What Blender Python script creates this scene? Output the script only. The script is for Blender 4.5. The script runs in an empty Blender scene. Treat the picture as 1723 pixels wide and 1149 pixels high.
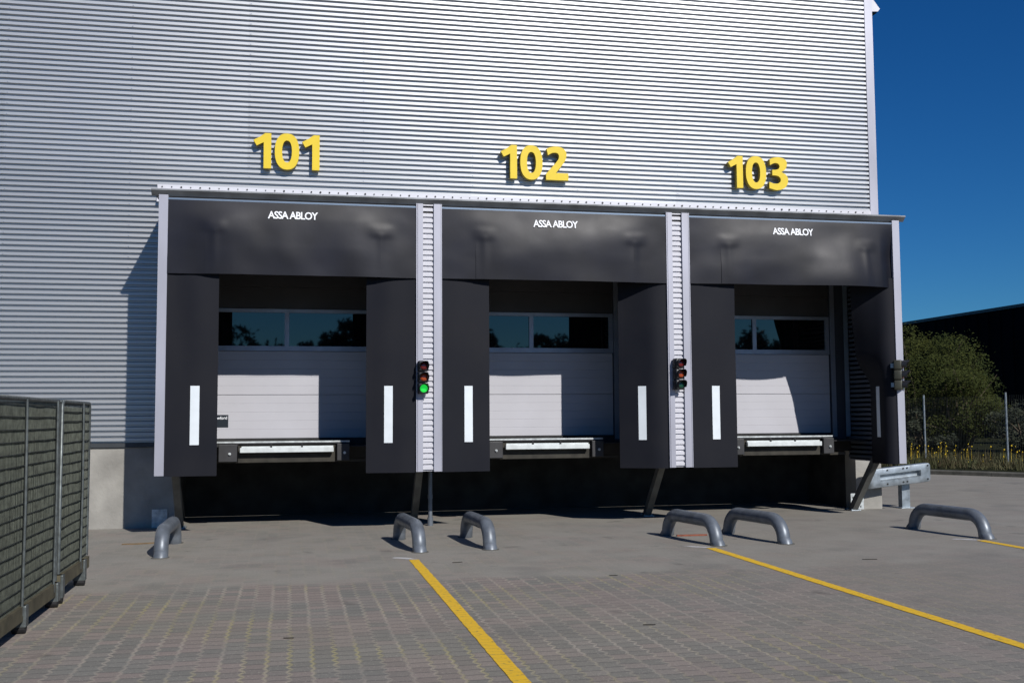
import bpy, bmesh, math, random
from mathutils import Vector, Matrix, noise
random.seed(7)
R = math.radians
S = bpy.context.scene
C = S.collection

# ------------------------------------------------------------------ camera, sky, sun, exposure
FPX, PITCH, ROLL, YAW = 1776.9, 0.0718, 0.0063, 0.2076
CAM = Vector((1.7695, -14.9387, 1.5991))
cd = bpy.data.cameras.new("camera"); cam = bpy.data.objects.new("camera", cd); C.objects.link(cam)
cd.sensor_width = 36; cd.lens = FPX / 1723 * 36; cd.clip_start = .1; cd.clip_end = 2000
r_ = Vector((math.cos(YAW), -math.sin(YAW), 0)); f_ = Vector((math.sin(YAW), math.cos(YAW), 0)); u_ = Vector((0, 0, 1))
f2 = f_ * math.cos(PITCH) + u_ * math.sin(PITCH); u2 = -f_ * math.sin(PITCH) + u_ * math.cos(PITCH)
rr = r_ * math.cos(ROLL) - u2 * math.sin(ROLL); uu = r_ * math.sin(ROLL) + u2 * math.cos(ROLL)
M4 = Matrix.Identity(4)
for i in range(3):
    M4[i][0] = rr[i]; M4[i][1] = uu[i]; M4[i][2] = -f2[i]; M4[i][3] = CAM[i]
cam.matrix_world = M4
S.camera = cam

SUN = Vector((.37, -1, .73)).normalized()       # towards the sun
w = bpy.data.worlds.new("World"); S.world = w; w.use_nodes = True
nt = w.node_tree; bg = nt.nodes['Background']
sky = nt.nodes.new('ShaderNodeTexSky'); sky.sky_type = 'NISHITA'; sky.sun_disc = False
sky.sun_elevation = math.asin(SUN.z); sky.sun_rotation = math.atan2(SUN.x, SUN.y)
sky.altitude = 300; sky.air_density = 1.0; sky.dust_density = .05; sky.ozone_density = 5.0
hs = nt.nodes.new('ShaderNodeHueSaturation'); hs.inputs['Saturation'].default_value = 1.25; hs.inputs['Hue'].default_value = .5
tint = nt.nodes.new('ShaderNodeMix'); tint.data_type = 'RGBA'; tint.blend_type = 'MULTIPLY'; tint.inputs[0].default_value = 1
tint.inputs[7].default_value = (.46, .97, 1.36, 1)
nt.links.new(sky.outputs[0], hs.inputs['Color']); nt.links.new(hs.outputs[0], tint.inputs[6]); nt.links.new(tint.outputs[2], bg.inputs[0])
bg.inputs[1].default_value = .05
sd = bpy.data.lights.new("sun", 'SUN'); sd.energy = 5.0; sd.angle = R(.5); sd.color = (1, .965, .92)
so = bpy.data.objects.new("sun", sd); C.objects.link(so)
so.rotation_euler = (-SUN).to_track_quat('-Z', 'Y').to_euler(); so.location = (6, -20, 20)
S.view_settings.view_transform = 'Standard'; S.view_settings.look = 'None'
S.view_settings.exposure = -.12; S.view_settings.gamma = 1

# ------------------------------------------------------------------ materials
def mat(name, col, rough=.6, metal=0., var=.0, vscale=3., bump=0., bscale=40., spec=.5, emit=None, estr=0, vcol=None, stretch=None, coat=0):
    m = bpy.data.materials.new(name); m.use_nodes = True; n = m.node_tree; b = n.nodes['Principled BSDF']
    b.inputs['Base Color'].default_value = (*col, 1); b.inputs['Roughness'].default_value = rough
    b.inputs['Metallic'].default_value = metal; b.inputs['Specular IOR Level'].default_value = spec
    if coat: b.inputs['Coat Weight'].default_value = coat
    if emit: b.inputs['Emission Color'].default_value = (*emit, 1); b.inputs['Emission Strength'].default_value = estr
    g = n.nodes.new('ShaderNodeNewGeometry'); mp = n.nodes.new('ShaderNodeMapping'); n.links.new(g.outputs['Position'], mp.inputs['Vector'])
    if stretch: mp.inputs['Scale'].default_value = stretch
    if var:
        nz = n.nodes.new('ShaderNodeTexNoise'); nz.inputs['Scale'].default_value = vscale; nz.inputs['Detail'].default_value = 6
        n.links.new(mp.outputs[0], nz.inputs['Vector'])
        cr = n.nodes.new('ShaderNodeMapRange'); cr.inputs['From Min'].default_value = .3; cr.inputs['From Max'].default_value = .7
        n.links.new(nz.outputs['Fac'], cr.inputs['Value'])
        mx = n.nodes.new('ShaderNodeMix'); mx.data_type = 'RGBA'
        c2 = vcol if vcol else tuple(max(0, c * (1 - var)) for c in col)
        c1 = col if vcol else tuple(min(1, c * (1 + var)) for c in col)
        mx.inputs[6].default_value = (*c1, 1); mx.inputs[7].default_value = (*c2, 1)
        n.links.new(cr.outputs[0], mx.inputs[0]); n.links.new(mx.outputs[2], b.inputs['Base Color'])
        mr = n.nodes.new('ShaderNodeMapRange'); mr.inputs['To Min'].default_value = max(.05, rough - .07); mr.inputs['To Max'].default_value = min(1, rough + .1)
        n.links.new(nz.outputs['Fac'], mr.inputs['Value']); n.links.new(mr.outputs[0], b.inputs['Roughness'])
    if bump:
        n2 = n.nodes.new('ShaderNodeTexNoise'); n2.inputs['Scale'].default_value = bscale; n2.inputs['Detail'].default_value = 4
        n.links.new(mp.outputs[0], n2.inputs['Vector'])
        bp = n.nodes.new('ShaderNodeBump'); bp.inputs['Strength'].default_value = bump; bp.inputs['Distance'].default_value = .02
        n.links.new(n2.outputs['Fac'], bp.inputs['Height']); n.links.new(bp.outputs[0], b.inputs['Normal'])
    return m

M = {}
M['clad'] = mat('silver_cladding', (.46, .468, .478), .39, .66, .05, .5, .06, 1.1, stretch=(1, 1, .25))
def sheet_tone(m):
    n = m.node_tree; L = n.links; b = n.nodes['Principled BSDF']; g = n.nodes.new('ShaderNodeNewGeometry'); sp = n.nodes.new('ShaderNodeSeparateXYZ'); L.new(g.outputs['Position'], sp.inputs[0])
    a = n.nodes.new('ShaderNodeMath'); a.operation = 'MULTIPLY_ADD'; L.new(sp.outputs[0], a.inputs[0]); a.inputs[1].default_value = 1 / 3.5; a.inputs[2].default_value = .686
    f = n.nodes.new('ShaderNodeMath'); f.operation = 'FLOOR'; L.new(a.outputs[0], f.inputs[0])
    c = n.nodes.new('ShaderNodeMath'); c.operation = 'MULTIPLY_ADD'; L.new(sp.outputs[2], c.inputs[0]); c.inputs[1].default_value = 1 / (.0806 * 13); c.inputs[2].default_value = -1.2
    f2 = n.nodes.new('ShaderNodeMath'); f2.operation = 'FLOOR'; L.new(c.outputs[0], f2.inputs[0])
    v = n.nodes.new('ShaderNodeCombineXYZ'); L.new(f.outputs[0], v.inputs[0]); L.new(f2.outputs[0], v.inputs[1])
    w_ = n.nodes.new('ShaderNodeTexWhiteNoise'); L.new(v.outputs[0], w_.inputs['Vector'])
    mr = n.nodes.new('ShaderNodeMapRange'); mr.inputs[3].default_value = .94; mr.inputs[4].default_value = 1.05; L.new(w_.outputs[0], mr.inputs[0])
    hv = n.nodes.new('ShaderNodeHueSaturation'); L.new(mr.outputs[0], hv.inputs['Value']); L.new(b.inputs['Base Color'].links[0].from_socket, hv.inputs['Color']); L.new(hv.outputs[0], b.inputs['Base Color'])
sheet_tone(M['clad'])
M['trim'] = mat('silver_trim', (.36, .365, .42), .5, .35, .16, 1.6, .05, 3, stretch=(1, 1, .4))
M['galv'] = mat('galvanised_steel', (.30, .34, .37), .42, .6, .35, 9., .05, 30)
M['galv_light'] = mat('galvanised_plate', (.50, .53, .53), .5, .4, .3, 14., .06, 30)
M['pipe'] = mat('galvanised_pipe', (.15, .17, .195), .42, .35, .25, 8., .03, 30)
M['vinyl'] = mat('black_vinyl', (.0085, .009, .0145), .45, 0, .35, 1.6, .07, 3.5, spec=.27)
M['vinyl_lite'] = mat('black_vinyl_side', (.0065, .0075, .0125), .62, 0, .2, 1.3, .05, 3., spec=.16, vcol=(.0115, .012, .016))
M['white'] = mat('white_lettering', (.8, .82, .85), .6)
M['reflect'] = mat('reflector_white', (.68, .73, .76), .4, 0, .05, 6)
M['concrete'] = mat('plinth_concrete', (.27, .26, .235), .85, 0, .22, 2.5, .25, 30)
M['dark'] = mat('dark_steel', (.018, .018, .02), .6, .2, .3, 4)
M['darkcon'] = mat('pit_concrete', (.03, .03, .03), .9, 0, .4, 3)
M['flash'] = mat('base_flashing', (.05, .055, .06), .5, .4, .2, 3)
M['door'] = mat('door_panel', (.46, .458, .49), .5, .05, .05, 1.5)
M['frame'] = mat('window_frame', (.34, .37, .43), .45, .5, .1, 4)
M['rubber'] = mat('black_rubber', (.012, .012, .013), .7, 0, .3, 10)
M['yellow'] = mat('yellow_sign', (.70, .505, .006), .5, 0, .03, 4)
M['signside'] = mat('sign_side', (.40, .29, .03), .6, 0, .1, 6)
M['plastic'] = mat('black_plastic', (.014, .015, .017), .4, 0, .3, 10)
M['olive_plastic'] = mat('olive_grey_plastic', (.050, .050, .036), .5, 0, .2, 8)
M['cage_tube'] = mat('cage_tube', (.115, .13, .13), .45, .5, .4, 18.)
M['cage_wire'] = mat('cage_wire', (.10, .11, .09), .5, .4, .4, 18.)
M['rod'] = mat('cage_rod', (.030, .036, .034), .6, .2, .4, 18.)
M['sheet'] = mat('olive_sheet', (.058, .066, .042), .8, 0, 1, 7., .2, 12, vcol=(.028, .040, .028), stretch=(1, 1, .35))
M['rail'] = mat('cage_rail', (.085, .075, .045), .7, .1, .4, 7.)
M['wood'] = mat('weathered_wood', (.20, .13, .06), .8, 0, .4, 14)
M['redstick'] = mat('red_brown_wood', (.22, .065, .035), .8, 0, .4, 14)
M['kerb'] = mat('kerb_concrete', (.10, .098, .085), .9, 0, .3, 5)
M['soil'] = mat('verge_soil', (.020, .022, .010), 1., 0, .5, 4., .5, 8, spec=.05)
M['weed'] = mat('dry_weeds', (.050, .066, .018), .8, 0, 1, 1.3, vcol=(.062, .042, .018))
M['flower'] = mat('yellow_petals', (.72, .5, .02), .6)
M['leaf'] = mat('bush_leaves', (.050, .056, .012), .7, 0, 1, .8, vcol=(.020, .030, .008), spec=.1)
M['leaf2'] = mat('dark_leaves', (.026, .032, .013), .75, 0, 1, .9, vcol=(.012, .018, .008))
M['bark'] = mat('bark', (.09, .07, .045), .9, 0, .3, 10)
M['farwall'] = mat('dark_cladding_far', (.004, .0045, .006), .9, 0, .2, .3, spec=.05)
M['whitetrim'] = mat('white_flashing', (.56, .56, .60), .55, .1, .05, 4)
M['steel'] = mat('painted_brace', (.11, .11, .10), .7, .1, .3, 5)
M['blue_sticker'] = mat('dark_sticker', (.010, .016, .024), .4)
M['litter'] = mat('dark_litter', (.03, .026, .02), .9)
M['lens_red'] = mat('red_lens', (.11, .006, .008), .12, coat=.5)
M['lens_amber'] = mat('amber_lens', (.33, .055, .015), .12, coat=.5)
M['lens_green'] = mat('green_lens', (.005, .06, .035), .12, coat=.5)
M['lens_on'] = mat('green_lens_lit', (.01, .35, .05), .2, emit=(.02, .85, .08), estr=.75, coat=.5)

m = bpy.data.materials.new('dark_glass'); m.use_nodes = True; b = m.node_tree.nodes['Principled BSDF']
b.inputs['Base Color'].default_value = (.004, .005, .007, 1); b.inputs['Roughness'].default_value = .02; b.inputs['Specular IOR Level'].default_value = 1.0
b.inputs['IOR'].default_value = 1.6
b.inputs['Specular Tint'].default_value = (1, .84, .74, 1)
M['glass'] = m

def paving_material():
    m = bpy.data.materials.new('block_paving'); m.use_nodes = True; n = m.node_tree; L = n.links; b = n.nodes['Principled BSDF']
    def node(t, **k):
        q = n.nodes.new(t)
        for a, v in k.items(): setattr(q, a, v)
        return q
    def val(x, inp):
        if isinstance(x, (int, float)): inp.default_value = x
        else: L.new(x, inp)
    def ma(op, a, b_=0., c=None):
        q = node('ShaderNodeMath', operation=op); val(a, q.inputs[0]); val(b_, q.inputs[1])
        if c is not None: val(c, q.inputs[2])
        return q.outputs[0]
    def mixc(f, a, b_):
        q = node('ShaderNodeMix', data_type='RGBA'); val(f, q.inputs[0])
        for i, x in ((6, a), (7, b_)):
            if isinstance(x, tuple): q.inputs[i].default_value = (*x, 1)
            else: L.new(x, q.inputs[i])
        return q.outputs[2]
    def noi(scale, detail=4, vec=None):
        q = node('ShaderNodeTexNoise'); q.inputs['Scale'].default_value = scale; q.inputs['Detail'].default_value = detail
        L.new(vec if vec else pos, q.inputs['Vector']); return q.outputs['Fac']
    def rng(v, a, b_, c=0., d=1.):
        q = node('ShaderNodeMapRange'); q.interpolation_type = 'SMOOTHSTEP'; val(v, q.inputs[0])
        for i, x in enumerate((a, b_, c, d)): q.inputs[1 + i].default_value = x
        return q.outputs[0]
    g = node('ShaderNodeNewGeometry'); pos = g.outputs['Position']
    sp = node('ShaderNodeSeparateXYZ'); L.new(pos, sp.inputs[0]); X, Y = sp.outputs[0], sp.outputs[1]
    warp = noi(1.3, 2)
    X = ma('ADD', X, ma('MULTIPLY', ma('SUBTRACT', warp, .5), .03))
    Yb = ma('DIVIDE', Y, .135)
    tri = ma('ABSOLUTE', ma('SUBTRACT', ma('FRACT', Yb), .5))            # 0..0.5 zigzag within every stone
    xs = ma('DIVIDE', ma('ADD', X, ma('MULTIPLY', tri, .052)), .150)
    col = ma('FLOOR', xs); fx = ma('FRACT', xs)
    dx = ma('MULTIPLY', ma('MINIMUM', fx, ma('SUBTRACT', 1., fx)), .150)
    stag = ma('ADD', Yb, ma('MULTIPLY', ma('MODULO', ma('ABSOLUTE', col), 2.), .5))
    row = ma('FLOOR', stag); fy = ma('FRACT', stag)
    dy = ma('MULTIPLY', ma('MINIMUM', fy, ma('SUBTRACT', 1., fy)), .135)
    cv = node('ShaderNodeCombineXYZ'); L.new(col, cv.inputs[0]); L.new(row, cv.inputs[1])
    wn = node('ShaderNodeTexWhiteNoise', noise_dimensions='3D'); L.new(cv.outputs[0], wn.inputs['Vector'])
    # larger patches of red and grey blocks follow block grid
    pv = node('ShaderNodeCombineXYZ'); L.new(ma('MULTIPLY', col, .150), pv.inputs[0]); L.new(ma('MULTIPLY', ma('FLOOR', ma('DIVIDE', row, 3.)), .3), pv.inputs[1])
    patch = noi(1.7, 4, pv.outputs[0]); big = noi(.35, 3)
    redf = rng(ma('ADD', patch, ma('MULTIPLY', ma('SUBTRACT', wn.outputs[0], .5), .22)), .40, .60)
    base = mixc(redf, (.188, .183, .163), (.224, .188, .167))
    base = mixc(rng(big, .4, .62, 0, .35), base, (.235, .213, .168))
    wn2 = node('ShaderNodeMath', operation='MULTIPLY_ADD'); L.new(wn.outputs[0], wn2.inputs[0]); wn2.inputs[1].default_value = .20; wn2.inputs[2].default_value = .90
    hsv = node('ShaderNodeHueSaturation'); L.new(base, hsv.inputs['Color']); L.new(wn2.outputs[0], hsv.inputs['Value']); base = hsv.outputs[0]
    base = mixc(ma('MULTIPLY', rng(X, 3., 9.), .6), base, (.204, .188, .168))
    worn = rng(ma('ADD', Y, ma('MULTIPLY', noi(.8, 5), 1.0)), -4.05, -3.75)      # dusty strip in front of the docks
    rightf = rng(X, 3., 9.)
    fade = ma('MAXIMUM', ma('MULTIPLY', worn, .72), ma('MULTIPLY', rightf, .82))
    sandn = rng(noi(1.1, 4), .35, .65, .35, 1.)
    jl = ma('MULTIPLY', ma('MULTIPLY', rng(dx, .006, .019, 1, 0), sandn), ma('SUBTRACT', 1., fade))
    sand = mixc(rng(noi(.7, 2), .42, .6), (.37, .33, .27), (.36, .32, .15))
    base = mixc(ma('MULTIPLY', jl, .66), base, sand)
    jt = ma('MULTIPLY', rng(dy, .003, .014, 1, 0), ma('SUBTRACT', 1., ma('MULTIPLY', fade, .9)))
    base = mixc(ma('MULTIPLY', jt, .6), base, (.085, .085, .078))
    base = mixc(ma('MULTIPLY', worn, rng(noi(1.6, 6), .3, .7, .25, .85)), base, (.258, .245, .214))
    base = mixc(rng(noi(.9, 6), .56, .72, 0, .35), base, (.12, .12, .112))
    # light grains and dark specks on the stones
    gr = noi(46, 2); base = mixc(rng(gr, .60, .72, 0, .6), base, (.36, .33, .29)); base = mixc(rng(gr, .26, .38, .55, 0), base, (.07, .07, .066))
    g2 = noi(95, 2); base = mixc(rng(g2, .60, .70, 0, .45), base, (.34, .31, .275)); base = mixc(rng(g2, .30, .42, .45, 0), base, (.085, .082, .078))
    # small oil and tyre stains
    st = noi(1.9, 3); base = mixc(rng(st, .66, .74, 0, .45), base, (.07, .068, .062))
    L.new(base, b.inputs['Base Color']); b.inputs['Roughness'].default_value = .88; b.inputs['Specular IOR Level'].default_value = .3
    h = ma('SUBTRACT', 1., ma('MAXIMUM', ma('MULTIPLY', jl, .8), ma('MULTIPLY', jt, .8)))
    h = ma('ADD', h, ma('MULTIPLY', noi(60, 3), .5))
    bp = node('ShaderNodeBump'); bp.inputs['Strength'].default_value = .55; bp.inputs['Distance'].default_value = .006
    L.new(h, bp.inputs['Height']); L.new(bp.outputs[0], b.inputs['Normal'])
    return m
M['paving'] = paving_material()

def paint_material(name, col):
    m = bpy.data.materials.new(name); m.use_nodes = True; n = m.node_tree; L = n.links; b = n.nodes['Principled BSDF']
    g = n.nodes.new('ShaderNodeNewGeometry')
    nz = n.nodes.new('ShaderNodeTexNoise'); nz.inputs['Scale'].default_value = 22; nz.inputs['Detail'].default_value = 6; L.new(g.outputs['Position'], nz.inputs['Vector'])
    wv = n.nodes.new('ShaderNodeTexWave'); wv.bands_direction = 'Y'; wv.inputs['Scale'].default_value = 3.14; wv.inputs['Distortion'].default_value = .6
    L.new(g.outputs['Position'], wv.inputs['Vector'])
    m1 = n.nodes.new('ShaderNodeMapRange'); m1.inputs[1].default_value = .56; m1.inputs[2].default_value = .70; L.new(nz.outputs[0], m1.inputs[0])
    m2 = n.nodes.new('ShaderNodeMapRange'); m2.inputs[1].default_value = .04; m2.inputs[2].default_value = .0; m2.inputs[4].default_value = .45; L.new(wv.outputs['Fac'], m2.inputs[0])
    mm = n.nodes.new('ShaderNodeMath'); mm.operation = 'MAXIMUM'; L.new(m1.outputs[0], mm.inputs[0]); L.new(m2.outputs[0], mm.inputs[1])
    ml = n.nodes.new('ShaderNodeMath'); ml.operation = 'MULTIPLY'; ml.inputs[1].default_value = .75; L.new(mm.outputs[0], ml.inputs[0])
    mx = n.nodes.new('ShaderNodeMix'); mx.data_type = 'RGBA'; mx.inputs[6].default_value = (*col, 1); mx.inputs[7].default_value = (.20, .15, .07, 1)
    L.new(ml.outputs[0], mx.inputs[0]); L.new(mx.outputs[2], b.inputs['Base Color']); b.inputs['Roughness'].default_value = .7
    return m
M['linepaint'] = paint_material('yellow_road_paint', (.72, .44, .014))
M['whitepaint'] = paint_material('white_road_paint', (.5, .5, .5))

# ------------------------------------------------------------------ mesh builder
class MB:
    def __init__(s): s.v = []; s.f = []
    def add(s, vs, fs):
        o = len(s.v); s.v += [tuple(p) for p in vs]; s.f += [tuple(i + o for i in f) for f in fs]; return s
    def box(s, x0, x1, y0, y1, z0, z1):
        return s.add([(x0,y0,z0),(x1,y0,z0),(x1,y1,z0),(x0,y1,z0),(x0,y0,z1),(x1,y0,z1),(x1,y1,z1),(x0,y1,z1)],
                     [(0,3,2,1),(4,5,6,7),(0,1,5,4),(1,2,6,5),(2,3,7,6),(3,0,4,7)])
    def bbox(s, x0, x1, y0, y1, z0, z1, bv=.01):       # box with bevelled edges (own bmesh)
        bm = bmesh.new(); bmesh.ops.create_cube(bm, size=1)
        for v in bm.verts: v.co = Vector(((x0+x1)/2+v.co.x*(x1-x0), (y0+y1)/2+v.co.y*(y1-y0), (z0+z1)/2+v.co.z*(z1-z0)))
        bmesh.ops.bevel(bm, geom=list(bm.edges), offset=bv, segments=2, affect='EDGES', profile=.5)
        bm.verts.index_update(); s.add([v.co for v in bm.verts], [[v.index for v in f.verts] for f in bm.faces]); bm.free(); return s
    def prism(s, poly, fn, d0, d1):                     # poly 2D (convex or concave), fn(a,b,d)->xyz
        n = len(poly); vs = [fn(a, b, d0) for a, b in poly] + [fn(a, b, d1) for a, b in poly]
        return s.add(vs, [tuple(range(n))[::-1], tuple(range(n, 2*n))] + [(i, (i+1) % n, (i+1) % n + n, i + n) for i in range(n)])
    def tube(s, pts, rad, n=12, cap=True):
        pts = [Vector(p) for p in pts]; rings = []; up = None
        for i, p in enumerate(pts):
            t = (pts[min(i+1, len(pts)-1)] - pts[max(i-1, 0)]).normalized()
            if up is None: up = t.orthogonal().normalized()
            up = (up - t * up.dot(t)).normalized(); sd_ = t.cross(up)
            rd = rad[i] if isinstance(rad, (list, tuple)) else rad
            rings.append([p + (up * math.cos(2*math.pi*k/n) + sd_ * math.sin(2*math.pi*k/n)) * rd for k in range(n)])
        vs = [q for r in rings for q in r]; fs = []
        for i in range(len(rings)-1):
            for k in range(n): fs.append((i*n+k, i*n+(k+1) % n, (i+1)*n+(k+1) % n, (i+1)*n+k))
        if cap: fs.append(tuple(range(n))[::-1]); fs.append(tuple((len(rings)-1)*n+k for k in range(n)))
        return s.add(vs, fs)
    def grid(s, nu, nv, fn):
        vs = [fn(i/nu, j/nv) for j in range(nv+1) for i in range(nu+1)]
        return s.add(vs, [(j*(nu+1)+i, j*(nu+1)+i+1, (j+1)*(nu+1)+i+1, (j+1)*(nu+1)+i) for j in range(nv) for i in range(nu)])
    def build(s, name, m, parent=None, smooth=False, weld=False, angle=None):
        me = bpy.data.meshes.new(name); me.from_pydata(s.v, [], s.f); me.materials.append(M[m] if isinstance(m, str) else m)
        bm = bmesh.new(); bm.from_mesh(me)
        if weld: bmesh.ops.remove_doubles(bm, verts=bm.verts, dist=1e-4)
        big = [f for f in bm.faces if len(f.verts) > 8]
        if big: bmesh.ops.triangulate(bm, faces=big)
        if not weld or True: bmesh.ops.recalc_face_normals(bm, faces=bm.faces)
        if angle is not None:
            smooth = True
            for e in bm.edges:
                e.smooth = len(e.link_faces) == 2 and e.calc_face_angle(9) < R(angle)
        bm.to_mesh(me); bm.free()
        if smooth:
            for p in me.polygons: p.use_smooth = True
        o = bpy.data.objects.new(name, me); C.objects.link(o)
        if parent: o.parent = parent; o.matrix_parent_inverse = Matrix.Identity(4) if parent.get('local') else (Matrix.Translation(-world_loc(parent)))
        return o
def split_build(mb, name, m, parent, fn=None, **k):         # every loose piece becomes an object of its own
    n = len(mb.v); par = list(range(n))
    def find(a):
        while par[a] != a: par[a] = par[par[a]]; a = par[a]
        return a
    for f in mb.f:
        for i in f[1:]: par[find(i)] = find(f[0])
    groups = {}
    for f in mb.f: groups.setdefault(find(f[0]), []).append(f)
    out = []
    for fs in groups.values():
        ids = sorted({i for f in fs for i in f}); mp = {a: b for b, a in enumerate(ids)}
        q = MB(); q.add([mb.v[i] for i in ids], [tuple(mp[i] for i in f) for f in fs])
        out.append((fn or (lambda a, b, c, d, **kk: a.build(b, c, d, **kk)))(q, name, m, parent, **k))
    return out
def world_loc(o):
    l = Vector(o.location)
    return l if not o.parent else l + world_loc(o.parent) if o.parent.get('_') else l
def thing(name, label, cat, loc=(0, 0, 0), rz=0, group=None, local=False):
    o = bpy.data.objects.new(name, None); C.objects.link(o); o.location = loc; o.rotation_euler = (0, 0, rz)
    o.empty_display_size = .2
    tag(o, label, cat, group)
    if local: o['local'] = 1
    return o
def tag(o, label=None, cat=None, group=None, kind=None):
    if label: o['label'] = label
    if cat: o['category'] = cat
    if group: o['group'] = group
    if kind: o['kind'] = kind
    return o
def sub(mb, name, m, parent, **k):                       # sub-part: parent is a mesh part that already carries an offset
    o = mb.build(name, m, None, **k); o.parent = parent
    root = parent.parent
    o.matrix_parent_inverse = Matrix.Identity(4)         # parts' vertices are in the same frame as their sub-parts
    return o
def dup(o, parent=None):
    c = o.copy(); C.objects.link(c); c.parent = parent
    for ch in [x for x in bpy.data.objects if x.parent == o and x != c]: dup(ch, c)
    return c
def text_mesh(body, size, m, name, parent, at, bold=.0, space=1., align='LEFT', ext=.002, subp=False, xs=1.):
    cu = bpy.data.curves.new(name, 'FONT'); cu.body = body; cu.size = size; cu.offset = bold; cu.space_character = space
    cu.align_x = align; cu.extrude = ext; cu.resolution_u = 3
    t = bpy.data.objects.new(name, cu); C.objects.link(t)
    bpy.context.view_layer.update()
    me = bpy.data.meshes.new_from_object(t.evaluated_get(bpy.context.evaluated_depsgraph_get()))
    bpy.data.objects.remove(t)
    for v in me.vertices:
        x, y, z = v.co; v.co = (at[0] + x * xs, at[1] - z, at[2] + y)
    me.materials.clear(); me.materials.append(M[m])
    o = bpy.data.objects.new(name, me); C.objects.link(o); o.parent = parent
    if not subp: o.matrix_parent_inverse = Matrix.Translation(-Vector(parent.location))
    return o

# ------------------------------------------------------------------ layout numbers (metres; Y=0 is the front of the dock housing)
PW, BW, DW = .1217, 3.40, .3688
ZT, ZB, D = 4.600, .846, 1.68
BAY = [(PW + i * (BW + DW), PW + i * (BW + DW) + BW) for i in range(3)]
XR = BAY[2][1] + PW
DOORC = (1.72, 5.60, 9.49); DH = 1.38
COR = 11.68; CORX = 11.83
PITCHR = .0806

# ------------------------------------------------------------------ the ground
def sheet(name, poly, z, m, th=.0, kind='structure'):
    mb = MB()
    if th: mb.prism(poly, lambda a, b, d: (a, b, d), z - th, z)
    else: mb.add([(a, b, z) for a, b in poly], [tuple(range(len(poly)))])
    o = mb.build(name, m); tag(o, kind=kind); return o
K0, K1 = Vector((13.3, 19.7)), Vector((25.3, .2))         # kerb line
# the yard stops at the kerb, the rest of the ground is verge soil
o = sheet('ground', [(-400, -400), (400, -400), (400, 400), (-400, 400)], -.45, 'soil')
yard = [(-120, -120), (90, -120), (K1.x + 60, K1.y - 97), (K1.x, K1.y), (K0.x, K0.y), (K0.x - 6, 30), (CORX, 30), (CORX, D + .02), (11.28, D + .02), (11.28, 3.4), (.1, 3.4), (.1, D + .02), (-120, D + .02)]
o = sheet('pavement', yard, 0, 'paving', th=.3)
kd = (K1 - K0).normalized(); kn = Vector((-kd.y, kd.x)) * 1.0
if kn.x < 0: kn = -kn
vp = [K0 - kd * 14, K0 + kd * 40, K0 + kd * 40 + kn * 120, K0 - kd * 14 + kn * 120]
mb = MB()
def vfn(u, v):
    p = (K0 - kd * 14) + kd * 54 * u + kn * (.14 + 60 * v ** 1.6)
    return (p.x, p.y, .09 + .04 * noise.noise(Vector((p.x * .7, p.y * .7, 0))) )
mb.grid(80, 50, vfn); tag(mb.build('verge', 'soil', smooth=True), kind='structure')
mb = MB(); L = 54; seg = 1.0; k = 0
while k * seg < L:
    a = K0 - kd * 14 + kd * (k * seg + .006); b = K0 - kd * 14 + kd * ((k + 1) * seg - .006)
    pr = [(0, -.2), (0, .09), (.02, .115), (.13, .12), (.13, -.2)]
    vs = [(a.x + kn.x * q, a.y + kn.y * q, z) for q, z in pr] + [(b.x + kn.x * q, b.y + kn.y * q, z) for q, z in pr]
    mb.add(vs, [(0,1,2,3,4), (9,8,7,6,5)] + [(i, i+5, (i+1) % 5 + 5, (i+1) % 5) for i in range(5)]); k += 1
tag(mb.build('kerb', 'kerb'), kind='structure')

def line_sheet(name, x0, x1, y0, y1, m, z=.004, slant=0., kind='structure'):
    mb = MB(); n = 420
    for side in (0,):
        vs = []
        for i in range(n + 1):
            t = i / n; y = y0 + (y1 - y0) * t; xc = slant * t + .0045 * noise.noise(Vector((y * 19, 3, x0)))
            vs += [(x0 + xc + .006 * noise.noise(Vector((y * 5, 1, x0))), y, z), (x1 + xc + .006 * noise.noise(Vector((y * 5, 7, x0))), y, z)]
        mb.add(vs, [(2*i, 2*i+1, 2*i+3, 2*i+2) for i in range(n)])
    o = mb.build(name, m); tag(o, kind=kind); return o
line_sheet('road_marking', 3.105, 3.215, -14.0, -2.87, 'linepaint')
line_sheet('road_marking', 6.64, 6.76, -14.0, -2.72, 'linepaint', slant=.10)
line_sheet('road_marking', 10.34, 10.46, -14.0, -2.85, 'linepaint')
for x, y in ((3.08, -2.72), (6.68, -2.55), (10.30, -2.72)):
    mb = MB(); vs = [(x + .13 * math.cos(a) * (1 + .25 * math.sin(3 * a + x)), y + .07 * math.sin(a) - .10 * math.cos(a), .003) for a in [i * math.pi / 9 for i in range(18)]]
    mb.add(vs, [tuple(range(18))]); tag(mb.build('white_marking', 'whitepaint'), kind='structure')

# ------------------------------------------------------------------ warehouse
W = thing('warehouse', 'tall silver warehouse clad in horizontal ribbed metal sheets above a concrete plinth', 'building')
def corrugated(mb, x0, x1, z0, z1, yo, pitch=PITCHR, depth=.038, axis='x', phase=0.):
    # rib faces at y=yo, valleys at yo+depth; trapezoid profile running along Z
    prof = []; z = z0
    while z < z1:
        for a, dd in ((0, depth), (.27, depth), (.30, 0), (.82, 0), (.98, depth)):
            zz = z + a * pitch
            if zz <= z1: prof.append((zz, dd))
        z += pitch
    prof.append((z1, prof[-1][1]))
    n = len(prof); vs = []
    for zz, dd in prof:
        if axis == 'x': vs += [(x0, yo + dd, zz), (x1, yo + dd, zz)]
        else: vs += [(yo + dd, x0, zz), (yo + dd, x1, zz)]
    mb.add(vs, [(2*i, 2*i+1, 2*i+3, 2*i+2) for i in range(n-1)])
WT = 12.2; zc0 = 1.262
mb = MB()
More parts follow.
